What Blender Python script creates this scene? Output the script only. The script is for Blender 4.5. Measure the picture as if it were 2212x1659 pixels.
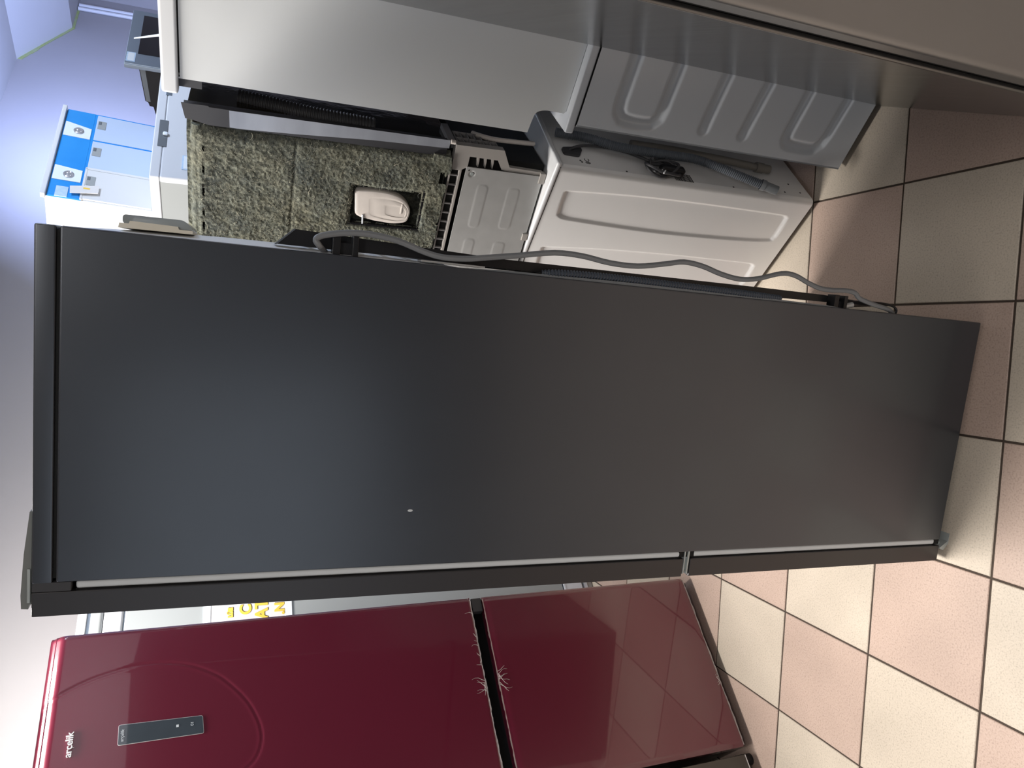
import bpy, bmesh, math, random
from mathutils import Matrix, Vector, Euler
import numpy as np

random.seed(7); np.random.seed(7)
S = bpy.context.scene
for o in list(bpy.data.objects): bpy.data.objects.remove(o, do_unlink=True)
COL = S.collection
rad = math.radians

# ------------------------------------------------------------------ camera
cam_d = bpy.data.cameras.new('camera'); cam = bpy.data.objects.new('camera', cam_d); COL.objects.link(cam)
cam_d.sensor_fit = 'HORIZONTAL'; cam_d.sensor_width = 36.0; cam_d.lens = 1563.05/2212*36.0
cam_d.clip_start = 0.02; cam_d.clip_end = 60
pit, yaw_, rol = 0.373383811, -0.067823988, -0.018126206
F = Vector((math.sin(yaw_)*math.cos(pit), math.cos(yaw_)*math.cos(pit), -math.sin(pit)))
Rt = Vector((math.cos(yaw_), -math.sin(yaw_), 0)); D = F.cross(Rt)
if D.z > 0: D = -D
CX = math.cos(rol)*Rt + math.sin(rol)*D; CY = -math.sin(rol)*Rt + math.cos(rol)*D
m = Matrix.Identity(4)
for i in range(3):                      # phone was held sideways: the photo's right is world down
    m[i][0] = CY[i]; m[i][1] = CX[i]; m[i][2] = -F[i]
m[0][3], m[1][3], m[2][3] = 0.801369, -2.017065, 1.601465
cam.matrix_world = m
S.camera = cam

# ------------------------------------------------------------------ world, lights, exposure
S.view_settings.view_transform = 'Standard'; S.view_settings.look = 'None'
S.view_settings.gamma = 1.0; S.view_settings.use_curve_mapping = False
S.view_settings.exposure = 0.0
w = bpy.data.worlds.new('world'); S.world = w; w.use_nodes = True
bg = w.node_tree.nodes['Background']; bg.inputs[0].default_value = (0.86, 0.93, 1.0, 1); bg.inputs[1].default_value = 0.75

RY = 0.76402                            # yaw of the room (the tiles lie at an angle to the walls)
RO = Vector((2.7646, 4.6758, 0))
def room(x, y, z=0): return RO + Vector((math.cos(RY)*x - math.sin(RY)*y, math.sin(RY)*x + math.cos(RY)*y, z))
def area(name, loc, target, sx, sy, power, col):
    l = bpy.data.lights.new(name, 'AREA'); l.shape = 'RECTANGLE'; l.size = sx; l.size_y = sy
    l.energy = power; l.color = col
    o = bpy.data.objects.new(name, l); COL.objects.link(o); o.location = loc
    d = Vector(target) - Vector(loc); o.rotation_euler = d.to_track_quat('-Z', 'Y').to_euler()
    return o
WARM = (1.0, 0.955, 0.90); COOL = (0.42, 0.54, 1.0); DAY = (0.9, 0.96, 1.0)
area('ceiling_panel_light', (-0.25, -0.10, 2.95), (-0.22, -0.13, 0), 1.1, 0.6, 138, WARM)
area('ceiling_panel_light', (-1.6, -1.5, 2.95), (-1.45, -1.4, 0), 1.2, 1.2, 8, WARM)
area('ceiling_panel_light', (1.1, -3.1, 2.85), (1.0, -2.9, 0), 1.0, 0.5, 26, WARM)
area('front_wall_fill', room(-3.8, -6.2, 2.85), room(-3.9, -7.5, 1.6), 1.6, 0.4, 70, (0.95, 0.96, 1.0))  # added fill: brightens the unseen front wall that the burgundy door reflects
area('cool_wall_light', (2.35, 2.7, 2.72), (2.6, 3.9, 1.9), 0.6, 0.3, 78, COOL)
area('shopfront_daylight', room(-10.6, -3.4, 1.5), room(-4, -3.0, 1.0), 4.6, 2.4, 6, DAY)
area('right_ceiling_light', room(-1.2, -2.6, 2.75), room(-1.5, -2.3, 0), 1.3, 0.5, 22, (0.80, 0.88, 1.0))
area('corner_ceiling_light', (2.45, -0.05, 2.72), (1.6, 0.7, 1.8), 0.9, 0.35, 30, (0.68, 0.80, 1.0))

# ------------------------------------------------------------------ materials
def nodes_of(mt): return mt.node_tree.nodes, mt.node_tree.links
def mat(name, col, rough=0.5, metal=0.0, coat=0.0, coat_rough=0.03, spec=0.5, trans=0.0, alpha=1.0, emit=None, ior=1.45,
        noise=0.0, nscale=8.0, bump=0.0, bscale=60.0, stretch=None, dark=None, rnoise=0.0, aniso=0):
    mt = bpy.data.materials.new(name); mt.use_nodes = True
    N, L = nodes_of(mt); p = N['Principled BSDF']
    p.inputs['Base Color'].default_value = (*col, 1); p.inputs['Roughness'].default_value = rough
    p.inputs['Metallic'].default_value = metal; p.inputs['Coat Weight'].default_value = coat
    p.inputs['Coat Roughness'].default_value = coat_rough; p.inputs['Specular IOR Level'].default_value = spec
    p.inputs['Transmission Weight'].default_value = trans; p.inputs['Alpha'].default_value = alpha
    p.inputs['IOR'].default_value = ior
    if aniso: p.inputs['Anisotropic'].default_value = aniso
    if emit: p.inputs['Emission Color'].default_value = (*emit[0], 1); p.inputs['Emission Strength'].default_value = emit[1]
    tc = None
    def coords(st=None):
        g = N.new('ShaderNodeTexCoord'); mp = N.new('ShaderNodeMapping'); L.new(g.outputs['Object'], mp.inputs[0])
        if st: mp.inputs['Scale'].default_value = st
        return mp
    if noise > 0:
        mp = coords(stretch); n = N.new('ShaderNodeTexNoise'); n.inputs['Scale'].default_value = nscale; n.inputs['Detail'].default_value = 6
        L.new(mp.outputs[0], n.inputs['Vector'])
        r = N.new('ShaderNodeMix'); r.data_type = 'RGBA'; r.inputs[6].default_value = (*col, 1)
        d = dark if dark else tuple(c*(1-noise) for c in col); r.inputs[7].default_value = (*d, 1)
        L.new(n.outputs[0], r.inputs[0]); L.new(r.outputs[2], p.inputs['Base Color'])
    if rnoise > 0:
        mp = coords(stretch); n = N.new('ShaderNodeTexNoise'); n.inputs['Scale'].default_value = nscale*0.7; n.inputs['Detail'].default_value = 4
        L.new(mp.outputs[0], n.inputs['Vector']); mr = N.new('ShaderNodeMapRange')
        mr.inputs[3].default_value = rough-rnoise; mr.inputs[4].default_value = rough+rnoise
        L.new(n.outputs[0], mr.inputs[0]); L.new(mr.outputs[0], p.inputs['Roughness'])
    if bump > 0:
        mp = coords(stretch); n = N.new('ShaderNodeTexNoise'); n.inputs['Scale'].default_value = bscale; n.inputs['Detail'].default_value = 5
        L.new(mp.outputs[0], n.inputs['Vector']); b = N.new('ShaderNodeBump'); b.inputs['Strength'].default_value = bump; b.inputs['Distance'].default_value = 0.002
        L.new(n.outputs[0], b.inputs['Height']); L.new(b.outputs[0], p.inputs['Normal'])
    return mt
def tile_mat(name, col, col2):
    mt = bpy.data.materials.new(name); mt.use_nodes = True; N, L = nodes_of(mt); p = N['Principled BSDF']
    g = N.new('ShaderNodeNewGeometry')
    n = N.new('ShaderNodeTexNoise'); n.inputs['Scale'].default_value = 250; n.inputs['Detail'].default_value = 5; L.new(g.outputs['Position'], n.inputs['Vector'])
    n2 = N.new('ShaderNodeTexNoise'); n2.inputs['Scale'].default_value = 3.2; n2.inputs['Detail'].default_value = 4; L.new(g.outputs['Position'], n2.inputs['Vector'])
    r = N.new('ShaderNodeValToRGB'); e = r.color_ramp.elements
    e[0].position = 0.28; e[0].color = (*[c*0.74 for c in col], 1); e[1].position = 0.47; e[1].color = (*col, 1)
    e2 = r.color_ramp.elements.new(0.75); e2.color = (*col2, 1)
    L.new(n.outputs[0], r.inputs[0])
    mx = N.new('ShaderNodeMix'); mx.data_type = 'RGBA'; mx.blend_type = 'MULTIPLY'
    mr = N.new('ShaderNodeMapRange'); mr.inputs[1].default_value = 0.3; mr.inputs[2].default_value = 0.7; mr.inputs[3].default_value = 0.86; mr.inputs[4].default_value = 1.06
    L.new(n2.outputs[0], mr.inputs[0]); mx.inputs[0].default_value = 1.0
    L.new(r.outputs[0], mx.inputs[6]); L.new(mr.outputs[0], mx.inputs[7]); L.new(mx.outputs[2], p.inputs['Base Color'])
    p.inputs['Roughness'].default_value = 0.42; p.inputs['Specular IOR Level'].default_value = 0.35
    b = N.new('ShaderNodeBump'); b.inputs['Strength'].default_value = 0.22; b.inputs['Distance'].default_value = 0.001
    L.new(n.outputs[0], b.inputs['Height']); L.new(b.outputs[0], p.inputs['Normal'])
    return mt
M = {}
M['pink'] = tile_mat('tile_pink', (0.50, 0.375, 0.31), (0.545, 0.42, 0.355))
M['cream'] = tile_mat('tile_cream', (0.57, 0.495, 0.405), (0.615, 0.54, 0.45))
M['grout'] = mat('grout', (0.075, 0.055, 0.042), 0.9, noise=0.4, nscale=30)
def checker_mat():
    mt = bpy.data.materials.new('far_tiles'); mt.use_nodes = True; N, L = nodes_of(mt); p = N['Principled BSDF']
    g = N.new('ShaderNodeNewGeometry'); c = N.new('ShaderNodeTexChecker'); c.inputs['Scale'].default_value = 1/0.31
    mp = N.new('ShaderNodeMapping'); mp.inputs['Location'].default_value = (0, 0, 0.5)
    L.new(g.outputs['Position'], mp.inputs[0]); L.new(mp.outputs[0], c.inputs[0])
    c.inputs[1].default_value = (0.50, 0.375, 0.31, 1); c.inputs[2].default_value = (0.57, 0.495, 0.405, 1)
    L.new(c.outputs[0], p.inputs['Base Color']); p.inputs['Roughness'].default_value = 0.42
    return mt
M['far'] = checker_mat()
M['wall'] = mat('wall_paint', (0.42, 0.40, 0.405), 0.75, noise=0.06, nscale=3, bump=0.1, bscale=40)
M['ceil'] = mat('ceiling_paint', (0.72, 0.72, 0.73), 0.8, noise=0.05, nscale=2)
M['trim'] = mat('white_trim', (0.75, 0.75, 0.77), 0.4)
M['greentape'] = mat('green_tape', (0.36, 0.46, 0.03), 0.6, noise=0.5, nscale=14, dark=(0.45, 0.48, 0.40))
M['graphite'] = mat('graphite_steel', (0.098, 0.107, 0.124), 0.30, metal=0.75, coat=0.25, coat_rough=0.16, noise=0.12, nscale=5, rnoise=0.035, bump=0.015, bscale=250)
M['graphite_door'] = mat('graphite_door', (0.075, 0.072, 0.075), 0.36, metal=0.7, noise=0.1, nscale=5)
M['seal'] = mat('door_seal', (0.74, 0.78, 0.80), 0.35, noise=0.1, nscale=20)
M['black'] = mat('black_plastic', (0.012, 0.012, 0.014), 0.35, noise=0.3, nscale=12)
M['blackgloss'] = mat('black_gloss', (0.010, 0.009, 0.008), 0.08, noise=0.5, nscale=9, bump=0.35, bscale=22, dark=(0.03, 0.026, 0.02))
M['blackmatte'] = mat('black_matte', (0.010, 0.010, 0.011), 0.7)
M['gap'] = mat('dark_gap', (0.006, 0.006, 0.006), 0.8)
M['backwhite'] = mat('back_panel_white', (0.88, 0.90, 0.94), 0.35)
M['rim'] = mat('rear_rim_grey', (0.18, 0.20, 0.22), 0.35, metal=0.3)
M['cable'] = mat('grey_cable', (0.20, 0.21, 0.22), 0.45)
M['darkhose'] = mat('dark_hose', (0.055, 0.066, 0.085), 0.4)
M['beige'] = mat('beige_plastic', (0.82, 0.77, 0.64), 0.45)
M['smoke'] = mat('smoky_plastic', (0.52, 0.57, 0.59), 0.12, trans=0.35, noise=0.35, nscale=30)
M['steel'] = mat('zinc_steel', (0.50, 0.54, 0.53), 0.30, metal=0.25, noise=0.15, nscale=20)
M['hingegrey'] = mat('hinge_cap_grey', (0.21, 0.22, 0.21), 0.4, noise=0.1)
M['red'] = mat('burgundy_gloss', (0.125, 0.0095, 0.0265), 0.26, metal=0.0, coat=1.0, coat_rough=0.035, spec=0.6, noise=0.10, nscale=3)
M['reddeep'] = mat('burgundy_inset', (0.118, 0.003, 0.015), 0.2, coat=1.0, coat_rough=0.02, spec=0.6)
M['film'] = mat('torn_film', (0.82, 0.74, 0.72), 0.25, trans=0.2, noise=0.3, nscale=80)
M['display'] = mat('display_glass', (0.055, 0.07, 0.085), 0.06, coat=1.0, noise=0.25, nscale=18)
M['chrome'] = mat('chrome', (0.86, 0.87, 0.88), 0.25, metal=0.25)
M['icon'] = mat('display_icons', (0.6, 0.65, 0.68), 0.4)
M['taupe_door'] = mat('taupe_door', (0.085, 0.078, 0.07), 0.35, metal=0.4, noise=0.1)
M['white'] = mat('white_enamel', (0.86, 0.85, 0.84), 0.28, coat=0.35, coat_rough=0.1, noise=0.03, nscale=6)  # oval-panelled washer: lightened, the stronger light on it is put into the colour
M['whiteshade'] = mat('shaded_white_enamel', (0.585, 0.61, 0.645), 0.30, coat=0.3, coat_rough=0.12, noise=0.04, nscale=6)  # grooved washer: same white enamel, its dimmer shade put into the colour
M['whitepl'] = mat('white_plastic', (0.72, 0.73, 0.74), 0.32, noise=0.03, nscale=10)
M['whitedw'] = mat('white_panel', (0.70, 0.715, 0.715), 0.34, coat=0.2, coat_rough=0.15, noise=0.03, nscale=4)
M['whiteblue'] = mat('white_panel_far', (0.64, 0.66, 0.70), 0.4)
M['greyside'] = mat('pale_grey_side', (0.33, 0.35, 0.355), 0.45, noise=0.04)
M['stain'] = mat('stainless', (0.235, 0.235, 0.235), 0.20, metal=0.9, noise=0.12, nscale=4, stretch=(1, 1, 14), bump=0.22, bscale=8, rnoise=0.03)
M['staindoor'] = mat('stainless_door', (0.30, 0.302, 0.305), 0.36, metal=0.85, noise=0.12, nscale=4)
M['hose'] = mat('grey_hose', (0.115, 0.13, 0.15), 0.5, noise=0.15, nscale=20)
M['hose2'] = mat('tan_hose', (0.20, 0.185, 0.165), 0.5, noise=0.2, nscale=20)
M['taupe'] = mat('taupe_plastic', (0.40, 0.375, 0.35), 0.5, noise=0.06, nscale=10)
M['taupedark'] = mat('grey_plastic_rib', (0.27, 0.26, 0.26), 0.5)
M['galv'] = mat('galvanised', (0.60, 0.60, 0.59), 0.40, metal=0.3, noise=0.22, nscale=24, bump=0.05, bscale=90, rnoise=0.05)
M['tape'] = mat('silver_tape', (0.66, 0.69, 0.76), 0.22, metal=0.3, noise=0.55, nscale=3.5, stretch=(1, 1, 3.2), dark=(0.22, 0.235, 0.27))
M['charcoal'] = mat('charcoal_plastic', (0.055, 0.055, 0.06), 0.5, noise=0.15)
M['milky'] = mat('milky_plastic', (0.86, 0.79, 0.73), 0.28, trans=0.08, noise=0.22, nscale=26)
M['blue'] = mat('blue_film', (0.04, 0.36, 0.84), 0.25, noise=0.25, nscale=5, dark=(0.01, 0.20, 0.66))
M['paleblue'] = mat('pale_blue_film', (0.55, 0.66, 0.86), 0.25, noise=0.08, nscale=4)
M['lens'] = mat('lamp_glass', (0.62, 0.62, 0.65), 0.15, metal=0.5, noise=0.3, nscale=40)
M['ovensteel'] = mat('oven_frame', (0.30, 0.36, 0.44), 0.35, metal=0.7)
M['ovenglass'] = mat('oven_glass', (0.018, 0.016, 0.018), 0.06, coat=0.5, noise=0.6, nscale=5)
M['sticker'] = mat('sticker_white', (0.78, 0.84, 0.90), 0.5)
M['stickerblue'] = mat('sticker_blue', (0.25, 0.47, 0.78), 0.5, noise=0.6, nscale=60, dark=(0.7, 0.8, 0.9))
M['poster'] = mat('poster_board', (0.74, 0.72, 0.71), 0.5, noise=0.06, nscale=6)
M['yellow'] = mat('yellow_letters', (0.86, 0.56, 0.08), 0.5)
M['lettershadow'] = mat('letter_shadow', (0.10, 0.075, 0.03), 0.6)
M['ink'] = mat('printed_ink', (0.03, 0.028, 0.03), 0.6)
def felt_mat():
    mt = bpy.data.materials.new('felt'); mt.use_nodes = True; N, L = nodes_of(mt); p = N['Principled BSDF']
    tc = N.new('ShaderNodeTexCoord')
    a = N.new('ShaderNodeTexNoise'); a.inputs['Scale'].default_value = 7; a.inputs['Detail'].default_value = 8; a.inputs['Roughness'].default_value = 0.7
    b = N.new('ShaderNodeTexNoise'); b.inputs['Scale'].default_value = 130; b.inputs['Detail'].default_value = 6
    L.new(tc.outputs['Object'], a.inputs['Vector']); L.new(tc.outputs['Object'], b.inputs['Vector'])
    ra = N.new('ShaderNodeValToRGB'); e = ra.color_ramp.elements
    e[0].position = 0.33; e[0].color = (0.105, 0.118, 0.120, 1); e[1].position = 0.68; e[1].color = (0.19, 0.18, 0.135, 1)
    x = e.new(0.5); x.color = (0.155, 0.160, 0.135, 1)
    rb = N.new('ShaderNodeValToRGB'); f = rb.color_ramp.elements
    f[0].position = 0.33; f[0].color = (0.55, 0.57, 0.57, 1); f[1].position = 0.68; f[1].color = (1.4, 1.4, 1.32, 1)
    L.new(a.outputs[0], ra.inputs[0]); L.new(b.outputs[0], rb.inputs[0])
    mx = N.new('ShaderNodeMix'); mx.data_type = 'RGBA'; mx.blend_type = 'MULTIPLY'; mx.inputs[0].default_value = 1
    L.new(ra.outputs[0], mx.inputs[6]); L.new(rb.outputs[0], mx.inputs[7]); L.new(mx.outputs[2], p.inputs['Base Color'])
    p.inputs['Roughness'].default_value = 0.95; p.inputs['Specular IOR Level'].default_value = 0.1
    bu = N.new('ShaderNodeBump'); bu.inputs['Strength'].default_value = 0.9; bu.inputs['Distance'].default_value = 0.004
    L.new(b.outputs[0], bu.inputs['Height']); L.new(bu.outputs[0], p.inputs['Normal'])
    return mt
M['felt'] = felt_mat()
def fibre_mat():
    mt = bpy.data.materials.new('felt_fibre'); mt.use_nodes = True; N, L = nodes_of(mt); p = N['Principled BSDF']
    g = N.new('ShaderNodeNewGeometry'); r = N.new('ShaderNodeValToRGB'); e = r.color_ramp.elements
    e[0].position = 0.0; e[0].color = (0.05, 0.055, 0.06, 1); e[1].position = 1.0; e[1].color = (0.62, 0.58, 0.44, 1)
    for pos, c in ((0.35, (0.17, 0.175, 0.14)), (0.62, (0.25, 0.245, 0.175)), (0.86, (0.36, 0.36, 0.29))):
        q = e.new(pos); q.color = (*c, 1)
    L.new(g.outputs['Random Per Island'], r.inputs[0]); L.new(r.outputs[0], p.inputs['Base Color']); p.inputs['Roughness'].default_value = 0.9
    return mt
M['fibre'] = fibre_mat()

# ------------------------------------------------------------------ helpers
def frame(o, yaw, al=0.0, be=0.0):
    ex = Vector((math.cos(yaw), math.sin(yaw), 0)); ey = Vector((-math.sin(yaw), math.cos(yaw), 0)); ez = Vector((0, 0, 1))
    ey, ez = math.cos(be)*ey + math.sin(be)*ez, math.cos(be)*ez - math.sin(be)*ey
    ex, ez = math.cos(al)*ex + math.sin(al)*ez, math.cos(al)*ez - math.sin(al)*ex
    mm = Matrix.Identity(4)
    for i in range(3): mm[i][0] = ex[i]; mm[i][1] = ey[i]; mm[i][2] = ez[i]; mm[i][3] = o[i]
    return mm
def thing(name, label, cat, mw, group=None):
    o = bpy.data.objects.new(name, None); COL.objects.link(o); o.matrix_world = mw; o.empty_display_size = 0.1
    o['label'] = label; o['category'] = cat
    if group: o['group'] = group
    return o
def link(name, me, mt, parent=None, smooth=35):
    me.materials.clear()
    for x in (mt if isinstance(mt, (list, tuple)) else [mt]): me.materials.append(x)
    if smooth:
        me.polygons.foreach_set('use_smooth', [True]*len(me.polygons)); me.set_sharp_from_angle(angle=rad(smooth))
    o = bpy.data.objects.new(name, me); COL.objects.link(o)
    if parent: o.parent = parent
    return o
def obj(name, bm, mt, parent=None, smooth=35, label=None):
    me = bpy.data.meshes.new(name); bmesh.ops.recalc_face_normals(bm, faces=bm.faces); bm.to_mesh(me); bm.free()
    o = link(name, me, mt, parent, smooth)
    if smooth: wn = o.modifiers.new('flat_faces', 'WEIGHTED_NORMAL'); wn.keep_sharp = True; wn.weight = 90
    if label: o['label'] = label
    return o
def BM(): return bmesh.new()
def box(bm, x0, x1, y0, y1, z0, z1, bev=0.0, seg=2):
    vs = [bm.verts.new((x, y, z)) for x in (x0, x1) for y in (y0, y1) for z in (z0, z1)]
    fs = [(0, 1, 3, 2), (4, 6, 7, 5), (0, 4, 5, 1), (2, 3, 7, 6), (0, 2, 6, 4), (1, 5, 7, 3)]
    faces = [bm.faces.new([vs[i] for i in f]) for f in fs]
    if bev > 0:
        es = list({e for f in faces for e in f.edges})
        bmesh.ops.bevel(bm, geom=vs+es, offset=bev, segments=seg, affect='EDGES', profile=0.5, clamp_overlap=True)
    return vs
def prism(bm, poly, y0, y1):
    a = [bm.verts.new((x, y0, z)) for x, z in poly]; b = [bm.verts.new((x, y1, z)) for x, z in poly]
    n = len(poly); bm.faces.new(a); bm.faces.new(b[::-1])
    for i in range(n): bm.faces.new([a[i], b[i], b[(i+1) % n], a[(i+1) % n]])
def prism_x(bm, poly, x0, x1):           # polygon in y,z extruded along x
    a = [bm.verts.new((x0, y, z)) for y, z in poly]; b = [bm.verts.new((x1, y, z)) for y, z in poly]
    n = len(poly); bm.faces.new(a); bm.faces.new(b[::-1])
    for i in range(n): bm.faces.new([a[i], b[i], b[(i+1) % n], a[(i+1) % n]])
def smooth_path(pts, n=6):
    P = [Vector(p) for p in pts]; out = []
    for i in range(len(P)-1):
        p0 = P[max(i-1, 0)]; p1 = P[i]; p2 = P[i+1]; p3 = P[min(i+2, len(P)-1)]
        for k in range(n):
            t = k/n
            out.append(0.5*((2*p1) + (p2-p0)*t + (2*p0-5*p1+4*p2-p3)*t*t + (3*p1-p0-3*p2+p3)*t**3))
    out.append(P[-1]); return out
def tube(bm, pts, r, sides=10, caps=True):
    P = [Vector(p) for p in pts]; n = len(P); rr = r if isinstance(r, (list, tuple)) else [r]*n
    t = (P[1]-P[0]).normalized(); u = t.orthogonal().normalized(); rings = []
    for i in range(n):
        tn = (P[min(i+1, n-1)]-P[max(i-1, 0)]).normalized()
        u = (u - tn*u.dot(tn)).normalized(); v = tn.cross(u)
        rings.append([bm.verts.new(P[i] + rr[i]*(math.cos(a)*u + math.sin(a)*v)) for a in [2*math.pi*k/sides for k in range(sides)]])
    for i in range(n-1):
        for k in range(sides):
            bm.faces.new([rings[i][k], rings[i][(k+1) % sides], rings[i+1][(k+1) % sides], rings[i+1][k]])
    if caps: bm.faces.new(rings[0][::-1]); bm.faces.new(rings[-1])
def corrugated(bm, path, r, pitch, amp, sides=12):
    P = [Vector(p) for p in path]; L = [0]
    for i in range(1, len(P)): L.append(L[-1] + (P[i]-P[i-1]).length)
    tot = L[-1]; n = max(4, int(tot/pitch*4)); pts = []; rs = []; j = 0
    for k in range(n+1):
        s = tot*k/n
        while j < len(P)-2 and L[j+1] < s: j += 1
        f = (s-L[j])/max(1e-9, L[j+1]-L[j]); pts.append(P[j].lerp(P[j+1], f)); rs.append(r + amp*(1 if k % 4 in (0, 1) else -1))
    tube(bm, pts, rs, sides)
def grid_relief(name, x0, x1, z0, z1, nx, nz, yf, mt, parent, mask=None, smooth=60):
    xs = np.linspace(x0, x1, nx+1); zs = np.linspace(z0, z1, nz+1); X, Z = np.meshgrid(xs, zs)
    Y = yf(X, Z); V = np.stack([X, Y, Z], -1).reshape(-1, 3)
    i = np.arange(nx)[None, :] + (nx+1)*np.arange(nz)[:, None]
    Q = np.stack([i, i+1, i+nx+2, i+nx+1], -1)
    if mask is not None:
        cx = 0.5*(X[:-1, :-1]+X[1:, 1:]); cz = 0.5*(Z[:-1, :-1]+Z[1:, 1:]); Q = Q[mask(cx, cz)]
    Q = Q.reshape(-1, 4)
    me = bpy.data.meshes.new(name); me.from_pydata(V.tolist(), [], Q.tolist()); me.update()
    return link(name, me, mt, parent, smooth)
def seg_dist(X, Z, pts):
    d = np.full(X.shape, 1e9)
    for (ax, az), (bx, bz) in zip(pts[:-1], pts[1:]):
        dx, dz = bx-ax, bz-az; t = np.clip(((X-ax)*dx+(Z-az)*dz)/(dx*dx+dz*dz+1e-12), 0, 1)
        d = np.minimum(d, np.hypot(X-ax-t*dx, Z-az-t*dz))
    return d
def sstep(a, b, x):
    t = np.clip((x-a)/(b-a), 0, 1); return t*t*(3-2*t)
def round_poly(poly, r, n=5):
    out = []; m_ = len(poly)
    for i in range(m_):
        p = Vector(poly[i]); a = Vector(poly[i-1])-p; b = Vector(poly[(i+1) % m_])-p
        rr = min(r, a.length*0.45, b.length*0.45); p1 = p+a.normalized()*rr; p2 = p+b.normalized()*rr
        for k in range(n+1):
            t = k/n; out.append(tuple((1-t)**2*p1 + 2*t*(1-t)*p + t*t*p2))
    return out
def text(name, s, size, loc, mt, parent, depth=0.0008, rot=(math.pi/2, 0, 0), sx=1.0, offset=0.0, align='LEFT'):
    c = bpy.data.curves.new(name, 'FONT'); c.body = s; c.size = size; c.extrude = depth; c.offset = offset; c.align_x = align
    t = bpy.data.objects.new(name+'_tmp', c); COL.objects.link(t)
    dg = bpy.context.evaluated_depsgraph_get(); me = bpy.data.meshes.new_from_object(t.evaluated_get(dg)); bpy.data.objects.remove(t)
    me.transform(Matrix.Translation(loc) @ Euler(rot).to_matrix().to_4x4() @ Matrix.Diagonal((sx, 1, 1, 1)))
    return link(name, me, mt, parent, smooth=0)
def cyl(bm, c, axis, r, h, sides=20, r2=None):
    a = Vector(axis).normalized(); p = Vector(c); tube(bm, [p, p+a*h], [r, r if r2 is None else r2], sides)
def structure(o): o['kind'] = 'structure'; return o

# ------------------------------------------------------------------ the setting
T = 0.31
X0, X1, A0, A1 = -7, 7, -7, 13
def floor_build():
    bm = BM(); z = -0.003
    xs = [-9, X0*T, X1*T, 6.5]; ys = [-9, -A1*T, -A0*T, 8]
    for i in range(3):
        for j in range(3):
            vs = [bm.verts.new(p) for p in ((xs[i], ys[j], z), (xs[i+1], ys[j], z), (xs[i+1], ys[j+1], z), (xs[i], ys[j+1], z))]
            f = bm.faces.new(vs); f.material_index = 0 if (i, j) == (1, 1) else 1
    bmesh.ops.remove_doubles(bm, verts=bm.verts, dist=1e-5)
    ext = bmesh.ops.extrude_face_region(bm, geom=list(bm.faces))
    bmesh.ops.translate(bm, verts=[v for v in ext['geom'] if isinstance(v, bmesh.types.BMVert)], vec=(0, 0, -0.05))
    fl = structure(obj('floor', bm, [M['grout'], M['far']], smooth=0))
    def tile_mesh(nm, mt):
        bm = BM(); h = T/2-0.0026; b = 0.0016
        lo = [bm.verts.new((sx*h, sy*h, -0.006)) for sx, sy in ((-1, -1), (1, -1), (1, 1), (-1, 1))]
        mi = [bm.verts.new((sx*h, sy*h, -b)) for sx, sy in ((-1, -1), (1, -1), (1, 1), (-1, 1))]
        hi = [bm.verts.new((sx*(h-b), sy*(h-b), 0)) for sx, sy in ((-1, -1), (1, -1), (1, 1), (-1, 1))]
        for r1, r2 in ((lo, mi), (mi, hi)):
            for k in range(4): bm.faces.new([r1[k], r1[(k+1) % 4], r2[(k+1) % 4], r2[k]])
        bm.faces.new(hi); bm.faces.new(lo[::-1])
        me = bpy.data.meshes.new(nm); bm.to_mesh(me); bm.free(); me.materials.append(mt); return me
    tm = [tile_mesh('tile_pink', M['pink']), tile_mesh('tile_cream', M['cream'])]
    for b in range(X0, X1):
        for a in range(A0, A1):
            o = bpy.data.objects.new('tile', tm[(a+b) % 2]); COL.objects.link(o); o.parent = fl
            o.location = ((b+0.5)*T, -(a+0.5)*T, random.uniform(-0.0004, 0.0004))
            o.rotation_euler = (random.uniform(-.0012, .0012), random.uniform(-.0012, .0012), random.uniform(-.001, .001))
floor_build()
ROOM = Matrix.Translation(RO) @ Matrix.Rotation(RY, 4, 'Z')
def room_obj(name, bm, mt, smooth=0):
    o = obj(name, bm, mt, None, smooth); o.matrix_world = ROOM; return structure(o)
bm = BM(); box(bm, -11, 1.35, 0, 0.15, -0.05, 3.5)
wb = room_obj('wall_back', bm, M['wall'])
bm = BM(); box(bm, 1.2, 1.35, -7.5, 0, -0.05, 3.5); room_obj('wall_right', bm, M['wall'])
bm = BM(); box(bm, -11, 1.35, -7.65, -7.5, -0.05, 3.5); room_obj('wall_front', bm, M['wall'])
bm = BM()
box(bm, -11.15, -11, -7.5, -6.4, -0.05, 3.5); box(bm, -11.15, -11, -0.7, 0.15, -0.05, 3.5)
box(bm, -11.15, -11, -6.4, -0.7, 2.75, 3.5); box(bm, -11.15, -11, -6.4, -0.7, -0.05, 0.25)
room_obj('wall_left', bm, M['wall'])
bm = BM()
for yy in (-6.4, -4.5, -2.6, -0.76): box(bm, -11.1, -11.04, yy, yy+0.06, 0.25, 2.75, 0.004)
for zz in (0.25, 2.69): box(bm, -11.1, -11.04, -6.4, -0.7, zz, zz+0.06, 0.004)
room_obj('window_1', bm, M['trim'])
# ceiling: flat, then sloping down as a boxed soffit towards the right wall
bm = BM()
prof = [(-11.15, 3.15), (0, 3.15), (0.31, 3.006), (0.62, 2.858), (1.35, 2.858), (1.35, 3.5), (-11.15, 3.5)]
prism(bm, prof, -7.65, 0.15); room_obj('ceiling', bm, M['ceil'])
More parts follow.
